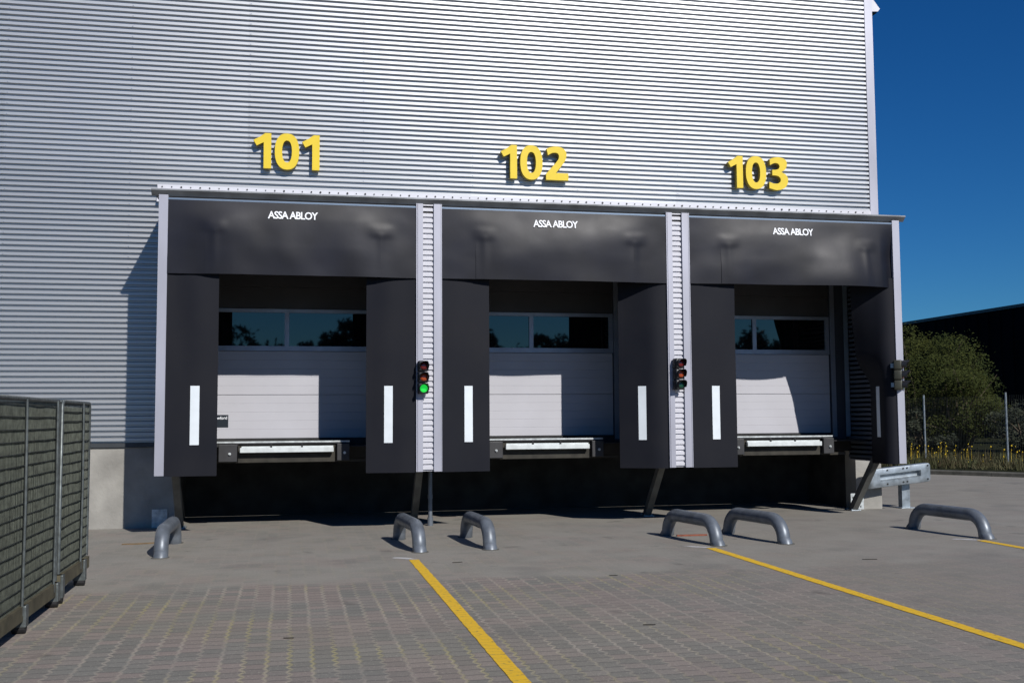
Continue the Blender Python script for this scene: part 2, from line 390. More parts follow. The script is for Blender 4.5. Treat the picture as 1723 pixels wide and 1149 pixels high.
for sx in (-1,):
    xs = [-16.0, -12.4, -8.8, -5.2, -1.6, .0]
corrugated(mb, -16, .0, zc0, 4.85, D - .018)
nrib = math.ceil((4.85 - zc0) / PITCHR); zq = zc0 + (nrib - 1) * PITCHR
# above: one continuous field, sheets overlap at vertical joints
mb = MB()
joints = [-16.0, -12.9, -9.4, -5.9, -2.4, 1.1, 4.6, 8.1, COR]
for i in range(len(joints) - 1):
    a, b_ = joints[i], joints[i + 1]; off = (i % 2) * .0015
    if b_ <= 0: corrugated(mb, a, b_ + .06, zc0, WT, D - .038 - off)
    elif a < 0:
        corrugated(mb, a, .0, zc0, WT, D - .038 - off); corrugated(mb, 0., b_ + .06, zc0 + PITCHR * 41, WT, D - .038 - off)
    else: corrugated(mb, a, b_ + (.06 if b_ < COR else 0), zc0 + PITCHR * 41, WT, D - .038 - off)
corrugated(mb, 11.14, COR, zc0, zc0 + PITCHR * 42, D - .038 - .0022)
clad = mb.build('wall_cladding', 'clad', W)
mb = MB(); mb.box(-16, 0, D + .012, D + .2, 1.2, WT); mb.box(0, CORX, D + .012, D + .2, 4.0, WT); mb.box(11.14, CORX - .01, D + .012, D + .2, 1.2, 4.0)
mb.box(CORX - .16, CORX - .01, D + .2, 30, 1.2, WT); mb.box(-16, CORX - .01, D + .3, 30, WT, WT + .1)
mb.build('wall', 'flash', W)
mb = MB(); mb.prism([(COR, D - .050), (CORX, D - .050), (CORX, D + .30), (CORX - .02, D + .30), (CORX - .02, D - .025), (COR + .02, D - .025), (COR + .02, D + .01), (COR, D + .01)], lambda a, b, d: (a, b, d), 1.18, WT)
mb.build('corner_trim', 'trim', W)
mb = MB(); mb.box(-16, -.0, D - .035, D + .02, 1.195, 1.258); mb.box(11.14, CORX + .01, D - .035, D + .02, 1.195, 1.258); split_build(mb, 'base_flashing', 'flash', W)
mb = MB(); mb.box(-16, .10, D + .0, D + .35, -.3, 1.19); mb.box(11.28, CORX - .07, D + .0, D + .35, -.3, 1.19); mb.box(CORX - .4, CORX - .07, D + .35, 30, -.3, 1.19)
split_build(mb, 'plinth', 'concrete', W)
# flashing over the housing roof with its row of rivets
mb = MB(); mb.box(-.22, COR - .002, D - .060, D - .042, 5.03, 5.155); mb.prism([(D - .045, 5.03), (D - .046, 5.05), (D - .12, 4.90), (D - .12, 4.88)], lambda a, b, d: (d, a, b), -.22, COR - .002)
fl = mb.build('roof_flashing', 'whitetrim', W)
mb = MB(); x = -.15
while x < COR - .05:
    r0 = random.uniform(.008, .016); mb.tube([(x, D - .059, 5.122), (x, D - .071, 5.122)], r0, 8); x += .139
o = sub(mb, 'rivet', 'dark', fl); o.name = 'rivets'; o['kind'] = 'stuff'
# screws in the cladding
mb = MB()
for x in [a for j in joints[:-1] for a in (j + .03, j + 1.78)]:
    k = 0
    while zc0 + k * PITCHR < WT - .1:
        z = zc0 + (k + .5) * PITCHR
        if not (0 < x < 11.2 and z < 5.2):
            mb.tube([(x, D - .038, z), (x, D - .047, z)], .008, 6)
        k += 2
o = mb.build('screws', 'frame', W); o['kind'] = 'stuff'
# back wall behind the housing, with the three door openings
mb = MB(); edges = [0.04]
for c in DOORC: edges += [c - DH, c + DH]
edges += [11.13]
for i in range(0, 8, 2): mb.box(edges[i], edges[i+1], D, D + .2, 1.20, 4.0)
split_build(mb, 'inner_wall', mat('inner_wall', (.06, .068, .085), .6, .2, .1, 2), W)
mb = MB(); mb.box(.1, 11.28, 3.4, 3.6, -.4, 1.2); mb.box(.1, 11.28, D + .02, 3.4, 1.19, 1.30); mb.box(.05, .1, D + .35, 3.4, -.4, 1.19); mb.box(11.28, 11.33, D + .35, 3.4, -.4, 1.19)
mb.build('dock_recess', 'darkcon', W)
for q, c in enumerate(DOORC):
    mb = MB(); zs = [1.305, 1.971, 2.64, 3.30, 3.96]
    y = D + .05
    prows = []
    for r in range(4):
        if r >= 2: continue
        z0, z1 = zs[r] + .004, zs[r+1] - .004
        n = 5; h = (z1 - z0) / n
        prof = [(z0, .03), (z0, 0)]
        for k in range(1, n): prof += [(z0 + k*h - .004, 0), (z0 + k*h, .003), (z0 + k*h + .004, 0)]
        prof += [(z1, 0), (z1, .03)]
        vs = [p for zz, dd in prof for p in ((c - DH + .01, y + dd, zz), (c + DH - .01, y + dd, zz))]
        mb.add(vs, [(2*i, 2*i+1, 2*i+3, 2*i+2) for i in range(len(prof)-1)])
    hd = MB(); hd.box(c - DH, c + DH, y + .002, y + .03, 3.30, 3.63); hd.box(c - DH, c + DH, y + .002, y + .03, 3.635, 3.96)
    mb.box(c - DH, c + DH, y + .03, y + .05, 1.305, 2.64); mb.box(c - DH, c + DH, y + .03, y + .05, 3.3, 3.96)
    mb.box(c - DH, c + DH, y + .052, y + .06, 1.30, 3.99)  # added backing plate, stops light showing through the panel gaps
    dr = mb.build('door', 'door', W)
    split_build(hd, 'shaded_top_panel', mat('shaded_top_panel', (.052, .051, .052), .6, 0, .15, 2), dr, fn=sub)  # top door panels, their shade put into a darker colour
    fr = MB(); z0, z1 = 2.646, 3.294
    fr.box(c - DH, c + DH, y - .012, y + .03, z0, z0 + .075); fr.box(c - DH, c + DH, y - .012, y + .03, z1 - .055, z1)
    for xa, xb in ((c - DH, c - DH + .07), (c - .035, c + .035), (c + DH - .07, c + DH)): fr.box(xa, xb, y - .012, y + .03, z0 + .075, z1 - .055)
    wf = sub(fr, 'window_frame', 'frame', dr)
    for xa, xb in ((c - DH + .07, c - .035), (c + .035, c + DH - .07)):
        p = MB(); p.box(xa, xb, y + .012, y + .02, z0 + .075, z1 - .055); sub(p, 'pane', 'glass', dr)
    sl = MB(); sl.box(c - DH, c + DH, y - .005, y + .04, 1.262, 1.304); sub(sl, 'bottom_seal', 'rubber', dr)
    jb = MB()
    for s in (-1, 1): jb.box(*sorted((c + s * DH, c + s * (DH + .075))), D - .02, D, 1.24, 3.98)
    split_build(jb, 'door_frame', 'frame', W)
    if q == 0:
        stk = MB(); stk.box(.555, .858, y - .003, y - .001, 1.476, 1.666); st = sub(stk, 'sticker', 'blue_sticker', dr)
        text_mesh('Crawford', .062, 'white', 'sticker_text', dr, (.842, y - .005, 1.60), bold=.001, align='RIGHT', ext=.0005, subp=True)
# floodlight on the corner
F = thing('floodlight', 'small pale wedge-shaped lamp fixed high on the side of the warehouse corner', 'lamp', (12.0, D + .4, 8.95))
mb = MB(); mb.prism([(11.86, 9.20), (11.96, 9.20), (12.17, 8.93), (12.13, 8.88), (11.86, 8.86)], lambda a, b, d: (a, d, b), D + .25, D + .55); mb.build('lamp_housing', 'whitetrim', F)
mb = MB(); mb.prism([(11.87, 8.855), (12.12, 8.873), (12.12, 8.86), (11.87, 8.84)], lambda a, b, d: (a, d, b), D + .27, D + .53); mb.build('lens', 'glass', F)
mb = MB(); mb.box(CORX - .005, 11.865, D + .36, D + .44, 8.93, 9.12); mb.build('bracket', 'galv', F)

# ------------------------------------------------------------------ dock housing (shared roof, posts, ribbed dividers)
H = thing('loading_dock_housing', 'long silver steel porch with flat roof and ribbed dividers around the three dock bays', 'dock housing')
mb = MB(); n = 90
mb.prism([(-.05, 4.742), (-.05, 4.722), (.02, 4.655), (.03, 4.655), (.03, 4.742)], lambda a, b, d: (d, a, b), -.10, XR + .1)   # fascia, folded back below
mb.build('fascia', mat('fascia', (.20, .21, .22), .5, .4, .3, 3.), H)
mb = MB(); mb.prism([(.031, 4.715), (.031, 4.738), (1.70, 4.83), (1.70, 4.80)], lambda a, b, d: (d, a, b), -.10, XR + .1); mb.build('roof', 'galv', H)
mb = MB()
for (a, b_) in BAY: mb.box(a + .0, b_ - .0, -.012, .03, 4.604, 4.628)
[split_build(MB().box(*sorted((q, q + sg * .05)), .045, .052, ZB + .01, 4.60), 'edge_light_stop', 'dark', H) for a, b_ in BAY for q, sg in ((a, 1), (b_, -1))]  # added bars behind the curtain edges, block sun leaking past the posts
[split_build(MB().box(*sorted((q, q + sg * .17)), .0525, .058, 3.70, 4.60), 'corner_light_stop', 'dark', H) for a, b_ in BAY for q, sg in ((a, 1), (b_, -1))]  # added plates in the upper corners, block the remaining sun leaks
split_build(mb, 'head_trim', mat('head_trim', (.16, .21, .28), .4, .6, .1, 3), H)
mb = MB(); mb.box(.006, XR - .022, .031, .09, 4.52, 4.714); mb.build('head_beam', 'dark', H)
def post(x0, x1):
    mb = MB(); mb.prism([(x0, -.02), (x1, -.02), (x1, .06), (x1 - .004, .06), (x1 - .004, -.016), (x0 + .004, -.016), (x0 + .004, .10), (x0, .10)], lambda a, b, d: (a, b, d), ZB, 4.666)
    return mb
post(0, PW).build('post', 'trim', H); post(XR - PW, XR).build('post', 'trim', H)
for k in range(2):
    a = BAY[k][1]; b_ = BAY[k+1][0]
    mb = MB(); mb.box(a, a + .014, -.03, .05, ZB, 4.666); mb.box(a + .014, a + .024, -.008, .05, ZB, 4.666); mb.box(a + .024, a + .098, -.02, .0, ZB, 4.666); mb.build('post_trim', 'trim', H)
    mb = MB(); mb.box(b_ - .115, b_ - .012, -.02, .0, ZB, 4.666); mb.box(b_ - .012, b_, -.026, .06, ZB, 4.666); mb.build('post_trim', 'trim', H)
    mb = MB(); corrugated(mb, a + .09, b_ - .10, ZB + .005, 4.66, .008, .0785, .024); o = mb.build('ribbed_panel', 'whitetrim', H)
    mb = MB(); mb.box(a + .03, b_ - .02, .05, .07, ZB, 4.66); mb.build('divider_back', 'dark', H)
# side walls of the bays (ribbed inside)
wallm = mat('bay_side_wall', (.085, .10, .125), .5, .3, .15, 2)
for x, s in ((.05, 1), (BAY[0][1] + .05, -1), (BAY[1][0] - .05, 1), (BAY[1][1] + .05, -1), (BAY[2][0] - .05, 1), (XR - .04, -1)):
    mb = MB(); corrugated(mb, .08, D - .03, ZB + .02, 4.68, x, .0785, -.02 * s if s > 0 else .02, axis='y'); mb.build('side_wall', wallm, H)
mb = MB(); [mb.prism([(ya, ZB), (D + .0, ZB), (D + .0, 4.81), (ya, 4.725)], lambda a, b, d: (d, a, b), xa, xa + .02) for xa, ya in ((XR - .02, .061), (0, .101))]; split_build(mb, 'outer_cladding', 'trim', H)
# corner angle between side wall and building
mb = MB(); mb.box(XR - .13, XR - .055, D - .14, D - .13, ZB + .4, 4.2); mb.box(XR - .06, XR - .05, D - .14, D - .05, ZB + .4, 4.2); mb.build('corner_angle', mat('corner_angle', (.33, .42, .50), .4, .5, .1, 4), H)
# floor beam, plus an added plate that blocks sun from the recess
mb = MB(); mb.box(.05, XR - .05, D - .12, D - .01, 1.0, 1.19); mb.box(.05, XR - .05, 1.02, D - .125, 1.18, 1.195); mb.build('floor_beam_and_light_stop', 'dark', H)
# sloping braces under the posts
def brace(x, w_=.10):
    mb = MB(); th = .11
    p0, p1 = Vector((.36, 1.3)), Vector((1.50, 0.01)); d = (p1 - p0).normalized(); nn = Vector((-d.y, d.x)) * th / 2
    mb.prism([tuple(p0 + nn), tuple(p1 + nn), tuple(p1 - nn), tuple(p0 - nn)], lambda a, b, q: (q, a, b), x - w_/2, x + w_/2)
    o = mb.build('brace', 'steel', H)
    f = MB(); f.bbox(x - .09, x + .09, 1.38, 1.62, .0, .016, .004)
    for sx in (-.06, .06):
        for sy in (1.42, 1.58): f.tube([(x + sx, sy, .016), (x + sx, sy, .034)], .014, 6)
    sub(f, 'foot_plate', 'galv', o)
for x in (.20, 3.66, 7.44, 11.10): brace(x)
for x0, x1 in ((-.22, -.0), (11.16, 11.40)):
    mb = MB(); mb.box(x0, x1, D - .022, D - .002, .0, .27)
    for sx in (x0 + .05, x1 - .05):
        for z in (.06, .21): mb.tube([(sx, D - .022, z), (sx, D - .045, z)], .016, 6)
    mb.build('anchor_plate', 'galv_light', H)
# drain pipe
P = thing('drain_pipe', 'thin grey pipe running down to the paving behind the first divider', 'pipe', (3.83, .9, 0))
mb = MB(); mb.tube([(3.84, .9, 1.4), (3.84, .9, .04)], .032, 12); mb.build('pipe', 'pipe', P, angle=40)
mb = MB(); mb.tube([(3.84, .9, .46), (3.84, .9, .40)], .038, 12); mb.tube([(3.84, .9, .12), (3.84, .9, .0)], .044, 12); split_build(mb, 'collar', 'pipe', P, angle=40)

# ------------------------------------------------------------------ dock shelters (curtains)
def sm(t): t = max(0., min(1., t)); return t * t * (3 - 2 * t)
def head_curtain(i):
    x0, x1 = BAY[i]; zt, zb = 4.602, (3.585, 3.590, 3.595)[i]
    sl = (x0 + .49, x0 + .49, x0 + .49)[i]; sr = (x1 - .51, x1 - .53, x1 - .44)[i]; zs = 4.16
    sd0 = 10 * i
    def base(x, z):
        t = (zt - z) / (zt - zb); u = (x - x0) / (x1 - x0)
        ed = sm((min(x - x0, x1 - x) + .06) / .95)
        y = -.014 - ed * (.042 * math.sin(math.pi * min(1, t * .82)) + .035 * t) - .010 * t
        y += .030 * noise.noise(Vector((x * 1.25 + sd0, z * 1.5, 0))) * sm(t * 4) * ed + .0035 * noise.noise(Vector((x * 3.2 + sd0, z * 3.6, 3))) * sm(t * 4)
        for bx, bz, amp, rx, rz in ((x0 + .62, 4.25, -.011, .15, .085), (x1 - .50, 4.24, -.012, .16, .085)):
            y += amp * math.exp(-abs((x - bx) / rx) ** 3 - abs((z - bz) / rz) ** 3)
            y += amp * .7 * math.exp(-((x - bx) / .05) ** 2) * sm((bz - z) / .1) * (1 - sm((bz - z) / .8))
        # drag folds running in from the corners
        for cx, sg in ((x0, 1), (x1, -1)):
            dd = (x - cx) * sg; y += .009 * math.sin((dd * 5 + (zt - z) * 6)) * math.exp(-dd * 2.5) * sm(t * 3) * ed
        if i == 2:   # last bay: the lower right hangs forward in a belly, corner creased back
            y -= .085 * math.exp(-((x - (x1 - .85)) / .75) ** 2) * sm((zt - .25 - z) / .7) * (1 - .5 * sm((x - (x1 - .32)) / .3))
            y += .07 * sm((x - (x1 - .24)) / .24) * sm((zt - z) / .55)
        return y
    mb = MB()
    def region(a, b, off, nx):
        def fn(u, v):
            x = a + (b - a) * u; z = zt + (zb - zt) * v
            if i == 2 and b == x1: x = (a + .07 * sm((zs - z) / .6)) + (b - a - .07 * sm((zs - z) / .6)) * u
            if i == 2 and a == sl and b == sr: x = a + (b + .07 * sm((zs - z) / .6) - a) * u
            o_ = 0
            if z < zs:
                d = min(1, (zs - z) / .25) * off
                e = (b - x) if b == sl else (x - a) if a == sr else min(x - a, b - x)
                o_ = d * (1 - sm(e / .35))
            return (x, base(x, z) + o_, z)
        mb.grid(nx, 40, fn)
    ko = (.003, .006, .006)[i]; region(x0, sl, ko, 16); region(sl, sr, -ko * .4, 80); region(sr, x1, ko * 1.3, 16)
    for q in (sl, sr):      # added strip hidden behind each slit, stops sun leaking through
        mb.grid(4, 12, lambda u, v: (q - .05 + .1 * u + (.07 * sm((zs - (4.2 + (zb + .01 - 4.2) * v)) / .6) if (i == 2 and q == sr) else 0), base(q, 4.2 + (zb + .01 - 4.2) * v) + .035, 4.2 + (zb + .01 - 4.2) * v))
    return mb
def side_curtain(x0, x1, hinge, angf, zt, zb=ZB + .0, strip=True, wd=.70):
    """hinge 'L' or 'R'; angf(z) = how far the free edge is bent back towards the door"""
    s = 1 if hinge == 'L' else -1; hx = x0 if hinge == 'L' else x1
    sd = x0 * 3
    def pt(u, z, lift=0.):
        A = angf(z); rdist = wd * u
        bend = min(1, u * 2.2)
        ax = s * math.cos(A * bend); ay = math.sin(A * bend)
        # integrate the curve roughly
        n = 10; px = py = 0
        for k in range(n):
            uu_ = u * (k + .5) / n; a2 = A * min(1, uu_ * 2.6); px += s * math.cos(a2) * rdist / n; py += math.sin(a2) * rdist / n
        y = .004 + py + .014 * noise.noise(Vector((u * 2 + sd, z * .9, 5))) * min(1, u * 4)
        nx, ny = -s * math.sin(A * bend), -math.cos(A * bend)
        nx = s * math.sin(A * bend)
        return (hx + px - nx * 0 + lift * s * math.sin(A * bend) * 1, y + lift * -math.cos(A * bend), z)
    mb = MB(); mb.grid(14, 40, lambda u, v: pt(u, zt + (zb - zt) * v))
    sp = None
    if strip:
        sp = MB(); u0, u1 = .335 / wd * .98, .448 / wd
        sp.grid(4, 24, lambda u, v: pt(u0 + (u1 - u0) * u, 2.055 + (1.255 - 2.055) * v, .006))
    return mb, sp
LBL = ['black dock shelter of the left bay, under the yellow number 101',
       'black dock shelter of the middle bay, under the yellow number 102',
       'black dock shelter of the right bay, under 103, one side curtain folded back']
def const(a): return lambda z: R(a)
def ang3(z): return R(40 + 22 * sm((3.6 - z) / 1.1) + 34 * sm((2.6 - z) / .55))
for i in range(3):
    x0, x1 = BAY[i]
    T = thing('dock_shelter', LBL[i], 'dock shelter', ((x0 + x1) / 2, 0, ZB), group='dock shelters along the warehouse wall')
    hc = head_curtain(i).build('head_curtain', 'vinyl', T, smooth=True, weld=True)
    sol = hc.modifiers.new('thick', 'SOLIDIFY'); sol.thickness = .004; es = hc.modifiers.new('edges', 'EDGE_SPLIT'); es.split_angle = R(50)
    # lettering lies on the curtain: measure its bulge at the lettering height
    bx = ((1.452, 2.137), (5.234, 5.911), (9.002, 9.686))[i]
    text_mesh('ASSA ABLOY', .148, 'white', 'lettering', hc, (bx[0] + .01, -.005, 4.375), bold=.0032, space=.88, ext=.0008, subp=True, xs=1.)
    lt = bpy.data.objects[[o.name for o in hc.children][0]]
    xsz = [v.co.x for v in lt.data.vertices]; wmin, wmax = min(xsz), max(xsz)
    bm = bmesh.new(); bm.from_mesh(hc.data); bm.verts.ensure_lookup_table()
    from mathutils.bvhtree import BVHTree
    bvh = BVHTree.FromBMesh(bm)
    for v in lt.data.vertices:
        v.co.x = bx[0] + (v.co.x - wmin) / (wmax - wmin) * (bx[1] - bx[0])
        hit = bvh.ray_cast(Vector((v.co.x, -2, v.co.z)), Vector((0, 1, 0)))
        if hit[0]: v.co.y = hit[0].y - .012 - (.002 if v.co.y < -.005 else 0)
    bm.free()
    zt = 3.75
    aL = const((0, 4, 0)[i]); aR = (const(6), const(30), ang3)[i]
    for hinge, af, wd in (('L', aL, (.685, .70, .72)[i]), ('R', aR, (.70, .74, .66)[i])):
        ml, sp = side_curtain(x0, x1, hinge, af, zt, ZB - .01, True, wd)
        o = ml.build('side_curtain', 'vinyl_lite', T, smooth=True)
        if i == 2 and hinge == 'R': o['label'] = 'side curtain folded back into the bay'
        sol = o.modifiers.new('thick', 'SOLIDIFY'); sol.thickness = .004; es = o.modifiers.new('edges', 'EDGE_SPLIT'); es.split_angle = R(50)
        s2 = sub(sp, 'reflector_strip', 'reflect', o, smooth=True)
        sol = s2.modifiers.new('thick', 'SOLIDIFY'); sol.thickness = .002; sol.offset = 0; es = s2.modifiers.new('edges', 'EDGE_SPLIT'); es.split_angle = R(50)

# ------------------------------------------------------------------ dock levellers
LV = [(1.073, 2.408), (4.99, 6.31), (8.925, 10.215)]
LL = ['dock leveller with white lip in the left bay 101', 'dock leveller with white lip in the middle bay 102', 'dock leveller with white lip in the right bay 103']
for i, (a, b_) in enumerate(LV):
    T = thing('dock_leveller', LL[i], 'dock leveller', ((a + b_) / 2, 1.2, 1.2), group='dock levellers below the doors')
    y = .90
    mb = MB(); mb.box(a - .33, b_ + .235, y + .03, D - .13, 1.235, 1.262); mb.build('platform', 'dark', T)
    mb = MB(); mb.box(a - .33, b_ + .235, y + .022, y + .04, 1.255, 1.278); mb.build('edge_strip', 'galv_light', T)
    mb = MB(); mb.box(a - .03, b_ + .03, y + .06, y + .10, .97, 1.235); mb.box(a - .33, b_ + .5, y + .10, y + .14, .96, 1.0); mb.build('front_plate', mat('leveller_front', (.028, .025, .018), .7, .1, .4, 6), T)
    mb = MB(); mb.bbox(a, b_, y - .06, y + .01, 1.115, 1.185, .006); mb.box(a + .02, b_ - .003, y + .01, y + .03, 1.185, 1.205)
    lip = mb.build('lip', mat('lip_paint', (.58, .62, .62), .55, .1, .12, 9), T)
    for t in (.33, .66):
        s_ = MB(); xx = a + (b_ - a) * t; s_.box(xx - .012, xx + .012, y - .004, y + .05, 1.187, 1.232); sub(s_, 'hinge', 'dark', lip)
    for xa, xb in ((a - .30, a - .04), (b_ + .05, b_ + .235)):
        mb = MB(); mb.bbox(xa, xb, y - .02, y + .09, .985, 1.235, .008); bk = mb.build('bumper', mat('bumper_block', (.030, .030, .032), .55, .1, .3, 6), T)
        s_ = MB(); xm = xa + .6 * (xb - xa); s_.tube([(xm, y - .02, 1.10), (xm, y - .036, 1.10)], .022, 6); s_.tube([(xm, y - .036, 1.10), (xm, y - .05, 1.10)], .012, 8); sub(s_, 'bolt', 'galv_light', bk)

# ------------------------------------------------------------------ yellow numbers
def arc_pts(pts, n=6):        # closed Catmull-Rom only where flagged smooth (third value)
    out = []; N = len(pts)
    for i in range(N):
        p0, p1, p2, p3 = pts[i-1], pts[i], pts[(i+1) % N], pts[(i+2) % N]
        if p1[2] and p2[2]:
            for k in range(n):
                t = k / n
                if len(p0) and not p0[2]: p0 = (2*p1[0]-p2[0], 2*p1[1]-p2[1], 1)
                q = [.5*((2*p1[c]) + (-p0[c]+p2[c])*t + (2*p0[c]-5*p1[c]+4*p2[c]-p3[c])*t*t + (-p0[c]+3*p1[c]-3*p2[c]+p3[c])*t**3) for c in (0, 1)]
                out.append(tuple(q))
        else: out.append((p1[0], p1[1]))
    return out
G1 = [(.155,0,0),(.268,0,0),(.268,.55,0),(.178,.55,0),(.10,.49,0),(0,.435,0),(.05,.350,0),(.155,.405,0)]
G2 = [(.01,.512,0),(.07,.540,1),(.17,.558,1),(.27,.540,1),(.335,.480,1),(.345,.400,1),(.315,.315,1),(.245,.215,1),(.165,.118,0),(.375,.118,0),(.375,0,0),(0,0,0),(0,.098,0),(.09,.200,1),(.165,.285,1),(.212,.355,1),(.217,.410,1),(.190,.445,1),(.140,.452,1),(.085,.438,1),(.035,.405,0)]
G3 = [(.015,.518,0),(.08,.545,1),(.17,.558,1),(.265,.542,1),(.325,.490,1),(.328,.410,1),(.295,.345,1),(.230,.302,0),(.300,.268,1),(.345,.200,1),(.340,.110,1),(.290,.035,1),(.200,-.005,1),(.105,-.010,1),(.0,.018,0),(0,.125,0),(.085,.098,1),(.160,.102,1),(.205,.135,1),(.210,.185,1),(.175,.225,1),(.120,.240,1),(.060,.242,0),(.060,.335,0),(.125,.337,1),(.175,.355,1),(.195,.395,1),(.180,.435,1),(.130,.455,1),(.075,.443,1),(.020,.415,0)]
def digit(ch, x0, z0, y0, y1):
    f = MB(); b = MB(); fn = lambda a, b_, d: (x0 + a, d, z0 + b_)
    if ch == '0':
        N = 40
        def se(w_, h_, k): 
            t = 2*math.pi*k/N; c_, s_ = math.cos(t), math.sin(t); e = .86
            return (.185 + w_*math.copysign(abs(c_)**e, c_), .275 + h_*math.copysign(abs(s_)**e, s_))
        O = [se(.185, .283, k) for k in range(N)]; I = [se(.074, .172, k) for k in range(N)]
        f.add([fn(a, c, y0) for a, c in O] + [fn(a, c, y0) for a, c in I], [(k, (k+1) % N, (k+1) % N + N, k + N) for k in range(N)])
        for ring in (O, I): b.add([fn(a, c, y0) for a, c in ring] + [fn(a, c, y1) for a, c in ring], [(k, (k+1) % N, (k+1) % N + N, k + N) for k in range(N)])
        b.add([fn(a, c, y1) for a, c in O] + [fn(a, c, y1) for a, c in I], [(k, (k+1) % N, (k+1) % N + N, k + N) for k in range(N)])
    else:
        P_ = arc_pts({'1': G1, '2': G2, '3': G3}[ch]); N = len(P_)
        f.add([fn(a, c, y0) for a, c in P_], [tuple(range(N))])
        b.add([fn(a, c, y0) for a, c in P_] + [fn(a, c, y1) for a, c in P_], [(k, (k+1) % N, (k+1) % N + N, k + N) for k in range(N)] + [tuple(range(N, 2*N))])
    me = MB(); me.v = f.v + b.v; nf = len(f.f); me.f = f.f + [tuple(i + len(f.v) for i in q) for q in b.f]
    return me, f, b
def digit_obj(ch, x0, z0, T):
    y0, y1 = D - .165, D - .085
    me, f, b = digit(ch, x0, z0, y0, y1)
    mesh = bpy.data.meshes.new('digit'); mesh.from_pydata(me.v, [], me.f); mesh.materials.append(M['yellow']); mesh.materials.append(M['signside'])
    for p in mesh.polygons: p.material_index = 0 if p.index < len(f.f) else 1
    bm = bmesh.new(); bm.from_mesh(mesh); bmesh.ops.remove_doubles(bm, verts=bm.verts, dist=1e-5)
    big = [q for q in bm.faces if len(q.verts) > 4]
    bmesh.ops.triangulate(bm, faces=big); bmesh.ops.recalc_face_normals(bm, faces=bm.faces); bm.to_mesh(mesh); bm.free()
    o = bpy.data.objects.new('digit', mesh); C.objects.link(o); o.parent = T; o.matrix_parent_inverse = Matrix.Translation(-Vector(T.location))
    s_ = MB()
    for dx, dz in ((.20, .10), (.20, .45)): s_.tube([(x0 + dx + (.10 if ch == '0' else 0), y1 - .002, z0 + dz), (x0 + dx + (.10 if ch == '0' else 0), D - .002, z0 + dz)], .012, 6)
    split_build(s_, 'spacer', 'galv', o, fn=sub)
for txt, x0, z0 in (('101', 1.190, 5.447), ('102', 5.070, 5.447), ('103', 8.985, 5.445)):
    T = thing('number_sign', 'raised yellow number %s on the ribbed wall above its dock bay' % txt, 'number sign', (x0 + .5, D, z0), group='yellow dock numbers')
    offs = (0, .322, {'1': .735, '2': .750, '3': .745}[txt[2]])
    for ch, dx in zip(txt, offs): digit_obj(ch, x0 + dx, z0, T)

# ------------------------------------------------------------------ traffic lights
def traffic_light(label, loc, rz, on, housing='plastic'):
    T = thing('traffic_light', label, 'traffic light', loc, rz, 'traffic lights beside the docks', local=True)
    mb = MB()
    for k in range(3):
        z = (2 - k) * .158; mb.bbox(-.073, .073, -.01, .11, z + .004, z + .154, .018)
    hb = mb.build('housing', housing, T, angle=50)
    mb = MB(); mb.box(-.02, .02, .10, .16, .05, .12); mb.box(-.02, .02, .10, .16, .35, .42); split_build(mb, 'bracket', 'galv', T)
    for k, nm in enumerate(('red', 'amber', 'green')):
        z = (2 - k) * .158 + .079
        mb = MB(); rl = .056; rings = []
        for j in range(5):
            a = j / 4 * math.pi / 2; rings.append((rl * math.cos(a), -.014 - .022 * math.sin(a)))
        n = 20; vs = []
        for rd, yy in rings[:-1]: vs += [(rd * math.cos(2*math.pi*q/n), yy, z + rd * math.sin(2*math.pi*q/n)) for q in range(n)]
        vs.append((0, rings[-1][1], z)); fs = []
        for j in range(3):
            for q in range(n): fs.append((j*n+q, j*n+(q+1) % n, (j+1)*n+(q+1) % n, (j+1)*n+q))
        for q in range(n): fs.append((3*n+q, 3*n+(q+1) % n, 4*n))
        mb.add(vs, fs); lens = mb.build('lens', 'lens_on' if (on and nm == 'green') else 'lens_' + nm, T, smooth=True); lens['label'] = ('lit bright ' if (on and nm == 'green') else 'unlit ') + nm + ' lens'
        mb = MB(); n = 18; ro, ri = .068, .064
        vs = []
        for q in range(n + 1):
            a = R(-35) + R(250) * q / n; ln = .115 * (.55 + .45 * max(0, math.sin(a)))
            for rd in (ro, ri):
                vs += [(rd * math.cos(a), -.012, z + rd * math.sin(a)), (rd * math.cos(a), -.012 - ln, z + rd * math.sin(a))]
        fs = []
        for q in range(n):
            o_ = q * 4; p_ = o_ + 4
            fs += [(o_, o_+1, p_+1, p_), (o_+2, p_+2, p_+3, o_+3), (o_+1, o_+3, p_+3, p_+1), (o_, p_, p_+2, o_+2)]
        fs += [(0, 2, 3, 1), (n*4, n*4+1, n*4+3, n*4+2)]
        mb.add(vs, fs); mb.build('visor', housing if housing != 'olive_plastic' else 'plastic', T, angle=40)
traffic_light('traffic light with its green lamp lit on the divider between bays 101 and 102', (3.612, -.14, 1.935), R(3), True)
traffic_light('unlit three-lamp traffic light on the ribbed divider between bays 102 and 103', (7.432, -.14, 1.990), R(8), False)
traffic_light('traffic light on the right end post, seen from its side, turned towards the fence', (11.10, -.09, 1.985), R(50), False, 'olive_plastic')

